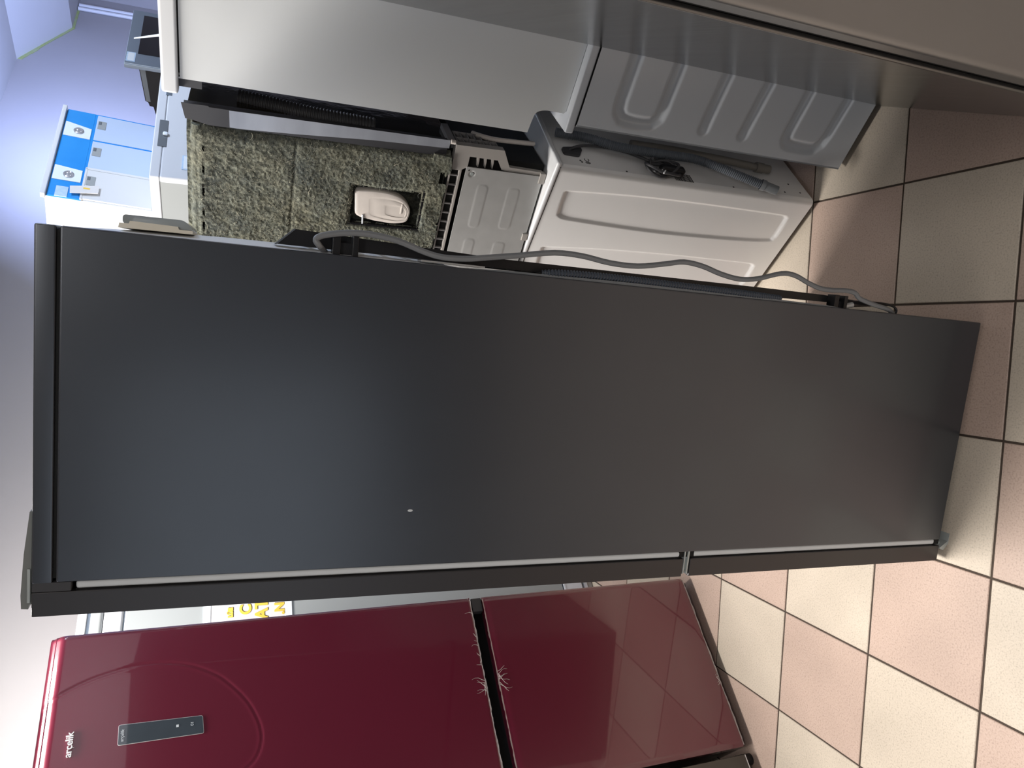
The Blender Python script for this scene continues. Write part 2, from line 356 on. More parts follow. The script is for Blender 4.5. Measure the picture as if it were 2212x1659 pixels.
# green masking tape and conduits on the back wall
bm = BM(); ang = math.atan2(-0.292, 0.62); n = 26; top = []; bot = []
for k in range(n+1):
    t = k/n; x = 0.01+0.61*t; z = 3.145-0.292*t; top.append((x, z+0.004)); bot.append((x-0.004, z-(0.024 if t < 0.33 else 0.014)-random.uniform(0, 0.003)))
prism(bm, top+bot[::-1], -0.004, 0.0); o = obj('masking_tape', bm, M['greentape'], wb, 0); o['label'] = 'green masking tape'
bm = BM(); box(bm, 0.62, 0.93, -0.004, 0, 2.84, 2.858); obj('masking_tape', bm, M['greentape'], wb, 0)
for cx_, r in ((0.925, 0.016), (0.985, 0.016)):
    bm = BM(); tube(bm, [(cx_+0.012, -0.018, 2.85), (cx_+0.02, -0.018, 1.2)], r, 14); obj('conduit', bm, M['trim'], wb)
bm = BM(); box(bm, -11, 1.2, -0.012, 0, 0, 0.09, 0.003); room_obj('baseboard_back', bm, M['trim'])

# ------------------------------------------------------------------ main graphite refrigerator
def main_fridge():
    t = thing('refrigerator', 'tall graphite refrigerator seen from its dark side, hinges and rear cable showing', 'refrigerator',
              frame((0.36822, -0.81903, 0.025), -0.09325, -0.0253056, -0.0069))
    W = 0.56; H = 1.8387; DEP = 0.5163
    bm = BM(); box(bm, 0, DEP, 0, W, 0, 1.8085, 0.0035, 2); obj('cabinet', bm, M['graphite'], t)
    bm = BM(); box(bm, 0.006, DEP-0.006, 0.004, W-0.004, 1.8083, 1.8125); obj('top_seam', bm, M['gap'], t)
    bm = BM(); box(bm, -0.001, DEP, 0, W, 1.8123, H, 0.003, 2); obj('top_cap', bm, M['graphite'], t)
    # small pale scuff
    bm = BM(); bmesh.ops.create_uvsphere(bm, u_segments=12, v_segments=8, radius=1)
    bmesh.ops.transform(bm, verts=bm.verts, matrix=Matrix.Translation((0.0995, 0.0, 1.287)) @ Matrix.Diagonal((0.0022, 0.0005, 0.0045, 1)))
    obj('scuff', bm, M['seal'], t)
    # seals
    for z0, z1 in ((0.722, 1.783), (0.012, 0.694)):
        bm = BM(); box(bm, -0.0125, 0.0, 0.004, W-0.004, z0, z1, 0.004, 3); obj('door_seal', bm, M['seal'], t)
        bm = BM(); box(bm, -0.0145, -0.012, 0.006, W-0.006, z0, z1); obj('seal_shadow', bm, M['gap'], t)
    # doors
    for nm, z0, z1 in (('upper_door', 0.7165, 1.8387), ('lower_door', -0.002, 0.7005)):
        bm = BM(); box(bm, -0.052, -0.0140, 0.0, W, z0, z1, 0.0022, 2); obj(nm, bm, M['graphite_door'], t)
    bm = BM(); box(bm, -0.0145, 0.0005, 0.001, W-0.001, 1.788, 1.8385, 0.002); obj('corner_block', bm, M['charcoal'], t)
    for za, zb in ((0.69, 0.727), (-0.002, 0.014)):
        bm = BM(); box(bm, -0.012, 0.0, 0.004, 0.03, za, zb, 0.001); obj('hinge_recess', bm, M['gap'], t)
    # middle hinge: folded plate between the doors
    bm = BM(); box(bm, -0.047, 0.001, 0.001, 0.05, 0.7025, 0.7065, 0.0008); box(bm, -0.047, 0.001, 0.0015, 0.05, 0.7115, 0.7145, 0.0008)
    box(bm, -0.040, 0.0, 0.006, 0.05, 0.7060, 0.7120, 0.0005); obj('middle_hinge', bm, M['steel'], t)
    # top hinge cover: low wedge
    bm = BM(); prism(bm, [(0.1091, 1.8390), (0.108, 1.8420), (0.0442, 1.8490), (-0.019, 1.8528), (-0.0395, 1.8520), (-0.0405, 1.8432), (-0.033, 1.8420), (-0.033, 1.8395)], 0.004, 0.05)
    cap = obj('hinge_cover', bm, M['hingegrey'], t)
    bm = BM(); box(bm, -0.030, 0.022, 0.002, 0.004, 1.8405, 1.8445, 0.0008); obj('hinge_plate', bm, M['steel'], cap)
    # bottom hinge bracket: bent plate with a bolt
    bm = BM()
    prism(bm, [(0.0657, -0.0268), (0.0177, -0.0250), (-0.003, -0.0222), (-0.0183, -0.0005), (-0.0225, -0.0035), (-0.0245, -0.0125), (-0.0065, -0.0275), (0.0177, -0.0305), (0.0655, -0.0318)], -0.003, 0.05)
    hb = obj('lower_hinge', bm, M['steel'], t)
    bm = BM(); cyl(bm, (0.040, 0.008, -0.040), (0, 0, 1), 0.009, 0.010, 6); obj('bolt', bm, M['steel'], hb)
    bm = BM(); cyl(bm, (-0.012, 0.012, -0.012), (0, 0, 1), 0.005, 0.016, 12); obj('hinge_pin', bm, M['steel'], hb)
    for fx, fz in ((0.10, -0.0225), (0.47, -0.0132)):
        for fy in (0.06, W-0.06):
            bm = BM(); cyl(bm, (fx, fy, fz), (0, 0, 1), 0.016, -fz+0.002, 16); obj('foot', bm, M['black'], t)
    # rear: bulging back panel, rim, control box, condenser with brackets, cable, hose
    bm = BM(); rows = []
    for z, xo in ((1.805, 0.516), (1.775, 0.5195), (1.70, 0.5235), (1.60, 0.5262), (1.50, 0.5268), (1.35, 0.526), (1.26, 0.523), (1.22, 0.516)):
        row = []
        for k in range(13):
            y = 0.003+(W-0.006)*k/12; f = min(1.0, min(k, 12-k)/2.5); f = math.sin(f*math.pi/2)
            row.append(bm.verts.new((DEP-0.001+(xo-DEP+0.001)*f, y, z)))
        rows.append(row)
    for a, b in zip(rows[:-1], rows[1:]):
        for k in range(12): bm.faces.new([a[k], a[k+1], b[k+1], b[k]])
    obj('back_panel', bm, M['backwhite'], t, 80)
    bm = BM(); prism(bm, [(DEP-0.002, 1.22), (0.5195, 1.15), (0.5215, 0.9), (0.520, 0.6), (0.5185, 0.45), (DEP-0.002, 0.38)], 0.004, W-0.004)
    obj('rear_rim', bm, M['rim'], t)
    bm = BM(); prism(bm, [(0.5225, 1.742), (0.5295, 1.7405), (0.5295, 1.7285), (0.5335, 1.7270), (0.5325, 1.6640), (0.5285, 1.6625), (0.5285, 1.6440), (0.5235, 1.6435)], 0.03, 0.20)
    cb = obj('control_box_base', bm, M['beige'], t)
    bm = BM(); prism(bm, round_poly([(0.5290, 1.7370), (0.5420, 1.7370), (0.5428, 1.6570), (0.5335, 1.6455), (0.5290, 1.6455)], 0.005), 0.035, 0.19)
    obj('control_box_cover', bm, M['smoke'], cb)
    # condenser: side rails with thin wires between
    cd = None
    bm = BM(); prism(bm, [(0.5235, 1.527), (0.5490, 1.500), (0.5430, 1.30), (0.5385, 1.15), (0.5400, 0.60), (0.5395, 0.44), (0.5330, 0.31), (0.5270, 0.31), (0.5235, 0.56), (0.5225, 1.15), (0.5240, 1.30)], 0.03, 0.045)
    cd = obj('condenser', bm, M['black'], t)
    bm = BM(); prism(bm, [(0.5225, 1.5285), (0.5490, 1.5005), (0.5490, 1.4975), (0.5225, 1.5250)], 0.028, 0.046); obj('condenser_edge', bm, M['hose'], cd)
    bm = BM()
    for k in range(30):
        z = 1.48 - k*0.039; tube(bm, [(0.5325, 0.04, z), (0.5325, 0.50, z)], 0.004, 6)
    prism(bm, [(0.527, 1.50), (0.543, 1.49), (0.538, 0.40), (0.527, 0.40)], 0.50, 0.512)
    obj('condenser_wires', bm, M['black'], cd)['kind'] = 'stuff'
    for z0, z1, xe in ((1.403, 1.443, 0.548), (0.393, 0.428, 0.542)):
        bm = BM(); box(bm, DEP-0.002, xe, 0.008, 0.03, z0, z0+0.009, 0.001); box(bm, DEP-0.002, xe, 0.008, 0.03, z1-0.012, z1, 0.001)
        box(bm, DEP-0.002, xe-0.012, 0.018, 0.03, z0, z1, 0.001); obj('bracket', bm, M['black'], t)
    cab = [(0.5273, 1.4639), (0.5358, 1.4692), (0.5434, 1.4579), (0.551, 1.4234), (0.553, 1.3877), (0.548, 1.3432), (0.5348, 1.2967), (0.5299, 1.2652), (0.5318, 1.2257), (0.5383, 1.1857), (0.5466, 1.1365), (0.5585, 1.0689), (0.5587, 1.0153), (0.5524, 0.9592), (0.5524, 0.9021), (0.5624, 0.8447), (0.5698, 0.8055), (0.5664, 0.7638), (0.556, 0.7199), (0.5505, 0.6758), (0.5555, 0.6325), (0.5706, 0.5788), (0.5703, 0.5441), (0.5583, 0.5063), (0.5509, 0.4749), (0.5499, 0.4442), (0.5523, 0.4076), (0.5498, 0.3819), (0.5396, 0.367), (0.5304, 0.3263), (0.526, 0.2726), (0.5198, 0.2375)]
    pts = [(0.519, 0.03, 1.452)] + [(x, 0.004, z) for x, z in cab[:-2]] + [(0.523, 0.012, 0.2726), (0.512, 0.03, 0.235)]
    bm = BM(); tube(bm, smooth_path(pts, 4), 0.0049, 10); obj('power_cable', bm, M['cable'], t, label='grey power cable')
    hp = [(0.5215, 0.012, 1.085), (0.5245, 0.006, 1.065), (0.5265, 0.004, 1.02), (0.5275, 0.004, 0.95), (0.5265, 0.004, 0.82), (0.525, 0.004, 0.67), (0.5225, 0.01, 0.565)]
    bm = BM(); corrugated(bm, smooth_path(hp, 8), 0.0052, 0.0058, 0.0010, 10); obj('drain_tube', bm, M['darkhose'], t)
    bm = BM(); tube(bm, smooth_path([(0.530, 0.03, 0.40), (0.5335, 0.028, 0.33), (0.535, 0.026, 0.285), (0.5325, 0.024, 0.252), (0.5255, 0.022, 0.240), (0.517, 0.022, 0.240), (0.508, 0.03, 0.240)], 6), 0.0026, 8)
    obj('pipe', bm, M['black'], t)
    bm = BM(); tube(bm, [(0.518, 0.016, 0.40), (0.525, 0.016, 0.372)], 0.006, 10); obj('pipe_end', bm, M['galv'], t)
    # faint printed label strip on the back rim
    bm = BM(); box(bm, 0.5195, 0.5225, 0.012, 0.04, 1.19, 1.30, 0.0004); obj('rating_label', bm, M['galv'], t)
main_fridge()

# ------------------------------------------------------------------ burgundy refrigerator
RED = frame((-0.4731, -0.21445, 0.035), 0.73924, 0.0069, 0.02458)
def red_fridge():
    t = thing('refrigerator', 'glossy burgundy two-door refrigerator with torn film along its door gap', 'refrigerator', RED)
    W = 0.5736
    bm = BM(); box(bm, 0.004, W-0.004, 0.062, 0.60, 0.0, 1.955, 0.004); obj('cabinet', bm, M['taupe_door'], t)
    bm = BM(); box(bm, 0.012, W-0.012, 0.03, 0.065, 0.012, 1.95); obj('door_gap', bm, M['gap'], t)
    # circle-like groove on the upper door, drawn as a relief
    arc = [(0.395, 1.984), (0.422, 1.9407), (0.4475, 1.885), (0.4650, 1.82), (0.4735, 1.765), (0.4723, 1.7177), (0.4630, 1.665), (0.4469, 1.6215), (0.4190, 1.573), (0.3846, 1.536), (0.3480, 1.505), (0.3104, 1.4839), (0.272, 1.4700), (0.2367, 1.4688), (0.205, 1.4800), (0.1831, 1.5013), (0.160, 1.545), (0.140, 1.61), (0.13, 1.68), (0.125, 1.75), (0.13, 1.82), (0.15, 1.90), (0.18, 1.984)]
    ar = [tuple(p) for p in smooth_path([Vector((a, 0, b)) for a, b in arc], 5)]; ar = [(p[0], p[2]) for p in ar]
    def inside(X, Z):
        c = np.zeros(X.shape, bool); q = ar+[(ar[0])]
        for (ax, az), (bx, bz) in zip(q[:-1], q[1:]):
            cond = ((az > Z) != (bz > Z)) & (X < (bx-ax)*(Z-az)/(bz-az+1e-12)+ax); c ^= cond
        return c
    z0, z1 = 0.8262, 1.985
    def yf(X, Z):
        d = seg_dist(X, Z, ar); s = np.where(inside(X, Z), 1.0, 0.0)
        y = 0.0018*np.exp(-(d/0.0028)**2) + 0.0012*s*sstep(0, 0.012, d)
        # rounded long edges and a top that leans back a little
        e = np.minimum(X, W-X); y += 0.008*(1-sstep(0, 0.012, e))**2*1.0
        y += 0.022*sstep(1.945, 1.985, Z)**1.6 + 0.002*(1-sstep(0.826, 0.832, Z))
        return y
    ud = grid_relief('upper_door', 0, W, z0, z1, 150, 300, yf, M['red'], t)
    bm = BM(); box(bm, 0.001, W-0.001, 0.012, 0.056, z0+0.001, z1-0.012, 0.003); obj('door_shell', bm, M['red'], ud)
    bm = BM(); box(bm, 0.0005, W-0.0005, 0.0035, 0.056, z0+0.0006, z0+0.0030); obj('door_edge', bm, M['red'], ud)
    bm = BM(); box(bm, 0.0005, W-0.0005, 0.024, 0.056, z1-0.014, z1-0.001, 0.002); obj('door_edge', bm, M['red'], ud)
    lz0, lz1 = 0.0, 0.7849
    def yl(X, Z):
        e = np.minimum(X, W-X); return 0.008*(1-sstep(0, 0.012, e))**2 + 0.003*(1-sstep(0, 0.008, np.minimum(Z-lz0, lz1-Z)))
    ld = grid_relief('lower_door', 0, W, lz0, lz1, 60, 60, yl, M['red'], t)
    bm = BM(); box(bm, 0.001, W-0.001, 0.010, 0.056, lz0+0.001, lz1-0.001, 0.003); obj('door_shell', bm, M['red'], ld)
    # handle channel between the doors
    bm = BM(); box(bm, 0.003, W-0.045, 0.030, 0.058, 0.7855, 0.8255); ch = obj('handle_channel', bm, M['blackmatte'], t)
    bm = BM(); box(bm, W-0.046, W-0.002, 0.006, 0.058, 0.7865, 0.8210, 0.002); obj('hinge_block', bm, M['charcoal'], ch)
    # torn protective film
    def ragged(name, zc, h, par, yy, sgn):
        bm = BM(); n = 90; a = []; b = []
        for k in range(n+1):
            x = 0.004+(W-0.012)*k/n
            a.append((x, zc)); b.append((x, zc+sgn*(h*(0.45+0.55*abs(math.sin(k*0.37)*math.sin(k*0.11)))+random.uniform(0, 0.0014))))
        va = [bm.verts.new((x, yy+0.0005*random.random(), z)) for x, z in a]; vb = [bm.verts.new((x, yy-0.0012*random.random(), z)) for x, z in b]
        for k in range(n): bm.faces.new([va[k], va[k+1], vb[k+1], vb[k]])
        bmesh.ops.solidify(bm, geom=bm.faces, thickness=0.0005)
        return obj(name, bm, M['film'], par, 0)
    ragged('film_edge', z0+0.003, 0.0050, ud, 0.0008, -1); ragged('film_edge', lz1-0.003, 0.0048, ld, 0.0010, 1); ragged('film_edge', 0.004, 0.0052, ld, 0.0012, -1)
    def shred(par, x, z, n, sgn, L):
        bm = BM()
        for k in range(n):
            a = sgn*math.pi/2 + random.uniform(-1.1, 1.1); l = L*random.uniform(0.4, 1.1); x0_ = x+random.uniform(-0.02, 0.02)
            p = [Vector((x0_, -0.0008, z))]
            for s in range(4):
                a += random.uniform(-0.5, 0.5); p.append(p[-1]+Vector((math.cos(a)*l/4, random.uniform(-0.0015, 0.0004), math.sin(a)*l/4)))
            tube(bm, p, [0.0007, 0.0006, 0.0005, 0.0004, 0.0002], 5)
        obj('film_shred', bm, M['film'], par, 0)['kind'] = 'stuff'
    shred(ud, 0.30, z0+0.002, 8, 1, 0.042); shred(ld, 0.315, lz1-0.002, 10, -1, 0.040)
    shred(ld, 0.22, 0.006, 5, 1, 0.02)
    for xx in (0.507, 0.43, 0.405, 0.372): shred(ud, xx, z0+0.002, 2, 1, 0.026)
    # display and lettering
    bm = BM(); prism(bm, round_poly([(0.2805, 1.6095), (0.3233, 1.6135), (0.3275, 1.8062), (0.2807, 1.8050)], 0.004), -0.0006, 0.004); dp = obj('display', bm, M['display'], ud)
    bm = BM(); prism(bm, round_poly([(0.2795, 1.6085), (0.3243, 1.6125), (0.3285, 1.8072), (0.2797, 1.8060)], 0.005), 0.0002, 0.0045); obj('display_frame', bm, M['chrome'], dp)
    text('display_print', 'arçelik', 0.011, (0.2875, -0.0008, 1.7935), M['icon'], dp, 0.0003)
    text('display_print', '01', 0.010, (0.302, -0.0008, 1.634), M['icon'], dp, 0.0003)
    bm = BM(); box(bm, 0.3035, 0.3095, -0.0011, -0.0006, 1.6685, 1.6745, 0.0004); obj('display_icon', bm, M['icon'], dp)
    lg = text('logo', 'arçelik', 0.0225, (0.2690, -0.0012, 1.9040), M['chrome'], ud, 0.0016, sx=0.96, offset=0.0004)
    lg['label'] = 'chrome raised lettering'
    for x, y in ((0.03, 0.10), (W-0.03, 0.085), (0.03, 0.5), (W-0.03, 0.5)):
        bm = BM(); cyl(bm, (x, y, -0.034), (0, 0, 1), 0.017, 0.036, 18); obj('foot', bm, M['black'], t)
    bm = BM(); cyl(bm, (W-0.017, 0.035, -0.020), (0, 0, 1), 0.012, 0.022, 14); obj('hinge_foot', bm, M['black'], t)
    bm = BM(); box(bm, W-0.05, W-0.006, 0.03, 0.10, 1.955, 1.972, 0.003); obj('hinge_cover', bm, M['charcoal'], t)
red_fridge()

def taupe_fridge():
    mw = RED @ Matrix.Translation((-0.60, 0.004, 0.0))
    t = thing('refrigerator', 'dark taupe refrigerator, only its bottom corner showing beside the burgundy one', 'refrigerator', mw)
    W = 0.578
    bm = BM(); box(bm, 0, W, 0.06, 0.60, 0.0, 1.70, 0.004); obj('cabinet', bm, M['taupe_door'], t)
    bm = BM(); box(bm, 0, W, 0, 0.055, 0.012, 0.62, 0.003); obj('lower_door', bm, M['taupe_door'], t)
    bm = BM(); box(bm, 0, W, 0, 0.055, 0.63, 1.70, 0.003); obj('upper_door', bm, M['taupe_door'], t)
    bm = BM(); box(bm, 0.02, W-0.001, 0.001, 0.05, 0.0075, 0.0112, 0.001); obj('door_trim', bm, M['chrome'], t)
    for x, y in ((0.04, 0.06), (W-0.012, 0.045), (0.04, 0.5), (W-0.03, 0.5)):
        bm = BM(); cyl(bm, (x, y, -0.036), (0, 0, 1), 0.018, 0.05, 18); obj('foot', bm, M['black'], t)
taupe_fridge()

# ------------------------------------------------------------------ white cabinet refrigerator in the gap, with a poster
WF = frame((-0.3122, 0.9216, 0), 0.76445)
def white_fridge():
    t = thing('refrigerator', 'tall white refrigerator glimpsed between the graphite and the burgundy ones', 'refrigerator', WF)
    xa, xb = -0.42, 0.18
    bm = BM(); box(bm, xa+0.004, xb-0.004, 0.04, 0.60, 0.05, 2.095, 0.004); obj('cabinet', bm, M['whiteblue'], t)
    bm = BM(); box(bm, xa, xb, 0.002, 0.045, 2.071, 2.101, 0.004); obj('top_trim', bm, M['whiteblue'], t)
    bm = BM(); box(bm, xa, xb, 0.012, 0.045, 2.058, 2.073); box(bm, xa, xb, 0.014, 0.045, 1.945, 1.955); obj('trim_gap', bm, M['rim'], t)
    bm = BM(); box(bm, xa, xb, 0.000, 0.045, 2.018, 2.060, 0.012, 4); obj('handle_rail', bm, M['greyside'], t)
    bm = BM(); box(bm, xa, xb, 0.000, 0.045, 1.952, 2.016, 0.010, 4); obj('upper_panel', bm, M['whiteblue'], t)
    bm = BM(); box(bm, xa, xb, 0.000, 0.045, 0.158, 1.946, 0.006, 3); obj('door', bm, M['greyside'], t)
    bm = BM(); box(bm, xa, xb, -0.006, 0.045, 0.062, 0.153, 0.006, 3); box(bm, xa, xb, -0.008, 0.0, 0.146, 0.156, 0.002); obj('drawer', bm, M['whiteblue'], t)
    bm = BM(); box(bm, xa, xb, 0.002, 0.045, 0.032, 0.050, 0.002); obj('kick_strip', bm, M['whiteblue'], t)
    for x in (xa+0.08, xb-0.12):
        for y in (0.10, 0.52):
            bm = BM(); cyl(bm, (x, y, 0), (0, 0, 1), 0.022, 0.055, 14); obj('foot', bm, M['rim'], t)
    bm = BM(); box(bm, xa+0.02, xb-0.02, 0.012, 0.045, 0.004, 0.033); obj('plinth', bm, M['taupe'], t)
    # poster on the door
    p = thing('poster', 'white poster with big yellow letters on the white refrigerator door', 'poster', WF @ Matrix.Translation((0, -0.001, 1.35)))
    bm = BM(); box(bm, -0.30, 0.12, -0.002, 0.0005, 0.027, 0.300); obj('board', bm, M['poster'], p)
    for za, zb in ((0.0, 0.027), (0.300, 0.326)):
        bm = BM(); box(bm, -0.30, 0.12, -0.004, 0.0005, za, zb, 0.001); obj('frame_strip', bm, M['sticker'], p)
    for s, size, x, z, sx in (('LÜE', 0.022, -0.016, 0.222, 1.0), ('C', 0.058, -0.010, 0.155, 1.0), ('AT', 0.066, -0.034, 0.0935, 0.95), (',N', 0.050, -0.022, 0.031, 1.0)):
        text('lettering_shadow', s, size, (x+0.0025, -0.0022, z-0.0025), M['lettershadow'], p, 0.0002, sx=sx, offset=0.0022)
        text('lettering', s, size, (x, -0.0034, z), M['yellow'], p, 0.0006, sx=sx, offset=0.0022)
white_fridge()

# ------------------------------------------------------------------ washing machines
W1F = frame((1.3117, -0.421, 0), -0.6667); W2F = frame((1.2348, -0.3386, 0), -0.8017)
def washer_ribbed():
    t = thing('washing_machine', 'white washing machine with pressed horizontal grooves on its side, under the white-panelled dishwasher', 'washing machine', W1F)
    XW, DW = 0.40, 0.54
    def arcp(pts): q = [Vector((a, 0, b)) for a, b in pts]; return [(p.x, p.z) for p in smooth_path(q, 4)]
    u1 = [(0.47, 0.749), (0.075, 0.745), (0.052, 0.741), (0.037, 0.727), (0.034, 0.705), (0.034, 0.667), (0.038, 0.646), (0.052, 0.631), (0.075, 0.628), (0.47, 0.632)]
    u2 = [(0.47, 0.232), (0.085, 0.243), (0.060, 0.242), (0.047, 0.232), (0.043, 0.212), (0.043, 0.160), (0.046, 0.138), (0.060, 0.124), (0.085, 0.118), (0.47, 0.100)]
    i2 = [(0.046, 0.496), (0.47, 0.487)]; i3 = [(0.048, 0.376), (0.47, 0.352)]
    def yf(X, Z):
        y = np.zeros(X.shape)
        for p in (u1, u2, i2, i3):
            d = seg_dist(X, Z, p); y = np.maximum(y, 0.0085*(1-sstep(0.004, 0.0195, d)))
        return y
    grid_relief('side_panel', 0, XW, 0.022, 0.8385, 120, 240, yf, M['whiteshade'], t)
    bm = BM(); box(bm, 0.0, XW, 0.0125, DW, 0.022, 0.838); box(bm, 0.0, 0.004, 0.0, 0.02, 0.022, 0.838); box(bm, XW-0.004, XW, 0.0, 0.02, 0.022, 0.838); obj('cabinet', bm, M['whiteshade'], t)
    bm = BM(); box(bm, -0.020, XW+0.006, 0.002, DW+0.004, 0.8402, 0.862, 0.004, 3); obj('lid', bm, M['whiteshade'], t)
    bm = BM(); box(bm, 0.0, XW-0.002, 0.0032, DW-0.002, 0.8365, 0.8405); obj('lid_gap', bm, M['gap'], t)
    bm = BM(); box(bm, 0.02, XW-0.02, 0.02, DW-0.02, 0.012, 0.024); obj('base_pan', bm, M['blackmatte'], t)
    for x in (0.05, XW-0.05):
        for y in (0.05, DW-0.05):
            bm = BM(); cyl(bm, (x, y, 0), (0, 0, 1), 0.018, 0.02, 14); obj('foot', bm, M['black'], t)
washer_ribbed()
def washer_oval():
    t = thing('washing_machine', 'white washing machine with two sunken oblong panels, grey hose and coiled cable at its back', 'washing machine', W2F)
    XW, DW = 0.50, 0.54
    ov = [(-0.072, 0.7982), (-0.0655, 0.776), (-0.0560, 0.60), (-0.0530, 0.41), (-0.0540, 0.25), (-0.0562, 0.0993), (-0.0610, 0.080), (-0.0715, 0.0720), (-0.1282, 0.0664), (-0.146, 0.0710), (-0.1552, 0.0850), (-0.164, 0.20), (-0.1690, 0.4205), (-0.1665, 0.58), (-0.1600, 0.723), (-0.1565, 0.772), (-0.1490, 0.788), (-0.138, 0.7945), (-0.072, 0.7982)]
    o1 = [(p.x, p.z) for p in smooth_path([Vector((a, 0, b)) for a, b in ov], 3)]
    o2 = [(a-0.186, b) for a, b in o1]
    def ins(X, Z, poly):
        c = np.zeros(X.shape, bool)
        for (ax, az), (bx, bz) in zip(poly[:-1], poly[1:]):
            c ^= ((az > Z) != (bz > Z)) & (X < (bx-ax)*(Z-az)/(bz-az+1e-12)+ax)
        return c
    def yf(X, Z):
        y = np.zeros(X.shape)
        for o in (o1, o2):
            d = seg_dist(X, Z, o); sd = np.where(ins(X, Z, o), d, -d); y = np.maximum(y, 0.0060*sstep(-0.001, 0.0075, sd))
        r = 0.016; q = np.clip(X+r, 0, r); return y + r-np.sqrt(np.maximum(r*r-q*q, 0))
    grid_relief('side_panel', -XW, 0.0, 0.02, 0.8345, 250, 160, yf, M['white'], t)
    bm = BM(); box(bm, -XW, -0.0165, 0.009, DW, 0.02, 0.834); box(bm, -0.02, 0.0, 0.0155, DW, 0.02, 0.834); obj('cabinet', bm, M['white'], t)
    bm = BM(); box(bm, -XW-0.004, 0.012, -0.003, DW+0.003, 0.8355, 0.850, 0.006, 4); obj('lid', bm, M['whitepl'], t)
    bm = BM(); box(bm, -0.026, 0.0135, -0.0035, 0.05, 0.8358, 0.8497, 0.006, 4); obj('lid_corner', bm, M['whitepl'], t)
    bm = BM(); box(bm, -XW+0.01, -0.004, 0.003, DW-0.004, 0.833, 0.8362); obj('lid_gap', bm, M['gap'], t)
    bm = BM(); box(bm, -XW+0.02, -0.02, 0.02, DW-0.02, 0.010, 0.022); obj('base_pan', bm, M['blackmatte'], t)
    for x in (-0.05, -XW+0.05):
        for y in (0.05, DW-0.05):
            bm = BM(); cyl(bm, (x, y, 0), (0, 0, 1), 0.018, 0.02, 14); obj('foot', bm, M['black'], t)
    # rear: cable entry plate, cable, coil, barcode, stamps, hoses
    bm = BM(); prism_x(bm, round_poly([(0.084, 0.812), (0.056, 0.812), (0.054, 0.768), (0.086, 0.752), (0.104, 0.757), (0.092, 0.780)], 0.008), 0.0, 0.006); obj('cable_entry', bm, M['charcoal'], t)
    cpts = [(0.004, 0.077, 0.792), (0.016, 0.078, 0.775), (0.016, 0.092, 0.735), (0.014, 0.099, 0.68), (0.013, 0.094, 0.625), (0.014, 0.078, 0.585), (0.016, 0.060, 0.56), (0.018, 0.045, 0.53)]
    for k in range(42):
        a = 0.9+k*0.46; rr = 0.036+0.008*math.sin(k*0.7); cpts.append((0.016+0.012*(k/42)+0.006*math.sin(k*1.1), 0.030+rr*math.cos(a)*0.85, 0.535+rr*math.sin(a)*1.25))
    bm = BM(); tube(bm, smooth_path(cpts, 3), 0.0038, 8); obj('power_cable', bm, M['charcoal'], t, label='dark coiled power cable')
    bm = BM(); box(bm, 0.004, 0.03, 0.014, 0.040, 0.470, 0.545, 0.008, 3); obj('plug', bm, M['black'], t)
    bm = BM(); tube(bm, [(0.030, -0.012, 0.555), (0.031, 0.000, 0.545)], 0.0022, 8); obj('plug_pin', bm, M['chrome'], t)
    bm = BM(); y = 0
    zz = 0.4906
    while zz > 0.432:
        wv = random.choice((0.0012, 0.002, 0.0032)); box(bm, 0.0, 0.0004, 0.012, 0.046, zz-wv, zz); zz -= wv+random.choice((0.0012, 0.002))
    obj('barcode', bm, M['ink'], t, 0)
    text('stamp', '8C', 0.020, (0.0003, 0.030, 0.742), M['ink'], t, 0.0003, rot=(math.pi/2, 0, math.pi/2))
    bm = BM()
    for yy, zz in ((0.041, 0.769), (0.035, 0.766), (0.075, 0.075), (0.0376, 0.052), (0.030, 0.113), (0.02, 0.64), (0.018, 0.30)):
        cyl(bm, (-0.001, yy, zz), (1, 0, 0), 0.0028, 0.0016, 10)
    obj('screw_hole', bm, M['ink'], t)['kind'] = 'stuff'
    h = [(0.018, 0.13, 0.82), (0.026, 0.112, 0.737), (0.030, 0.085, 0.66), (0.034, 0.074, 0.57), (0.036, 0.071, 0.495), (0.040, 0.064, 0.43), (0.044, 0.032, 0.365), (0.046, 0.003, 0.318), (0.048, -0.030, 0.258)]
    hp = smooth_path(h, 8)
    bm = BM(); corrugated(bm, hp, 0.0112, 0.0052, 0.0009, 14); hs = obj('drain_hose', bm, M['hose'], t, label='blue-grey corrugated drain hose')
    d = (hp[-1]-hp[-4]).normalized(); e = hp[-1]
    bm = BM(); tube(bm, [e-d*0.004, e+d*0.008, e+d*0.0081, e+d*0.044], [0.0148, 0.0148, 0.0128, 0.0125], 20, caps=False)
    tube(bm, [e+d*0.044, e+d*0.012], [0.0125, 0.0098], 20); obj('hose_cuff', bm, M['cable'], hs)
    h2 = [(0.022, 0.125, 0.60), (0.026, 0.118, 0.45), (0.028, 0.110, 0.40), (0.030, 0.101, 0.316), (0.030, 0.090, 0.205)]
    bm = BM(); tube(bm, smooth_path(h2, 6), 0.0105, 14); h2o = obj('inlet_hose', bm, M['hose2'], t, label='tan inlet hose')
    bm = BM(); tube(bm, [(0.030, 0.0905, 0.206), (0.030, 0.0880, 0.182), (0.030, 0.0878, 0.1815), (0.030, 0.0860, 0.160)], [0.0142, 0.0142, 0.0125, 0.0125], 18); obj('hose_cuff', bm, M['hose2'], h2o)
washer_oval()

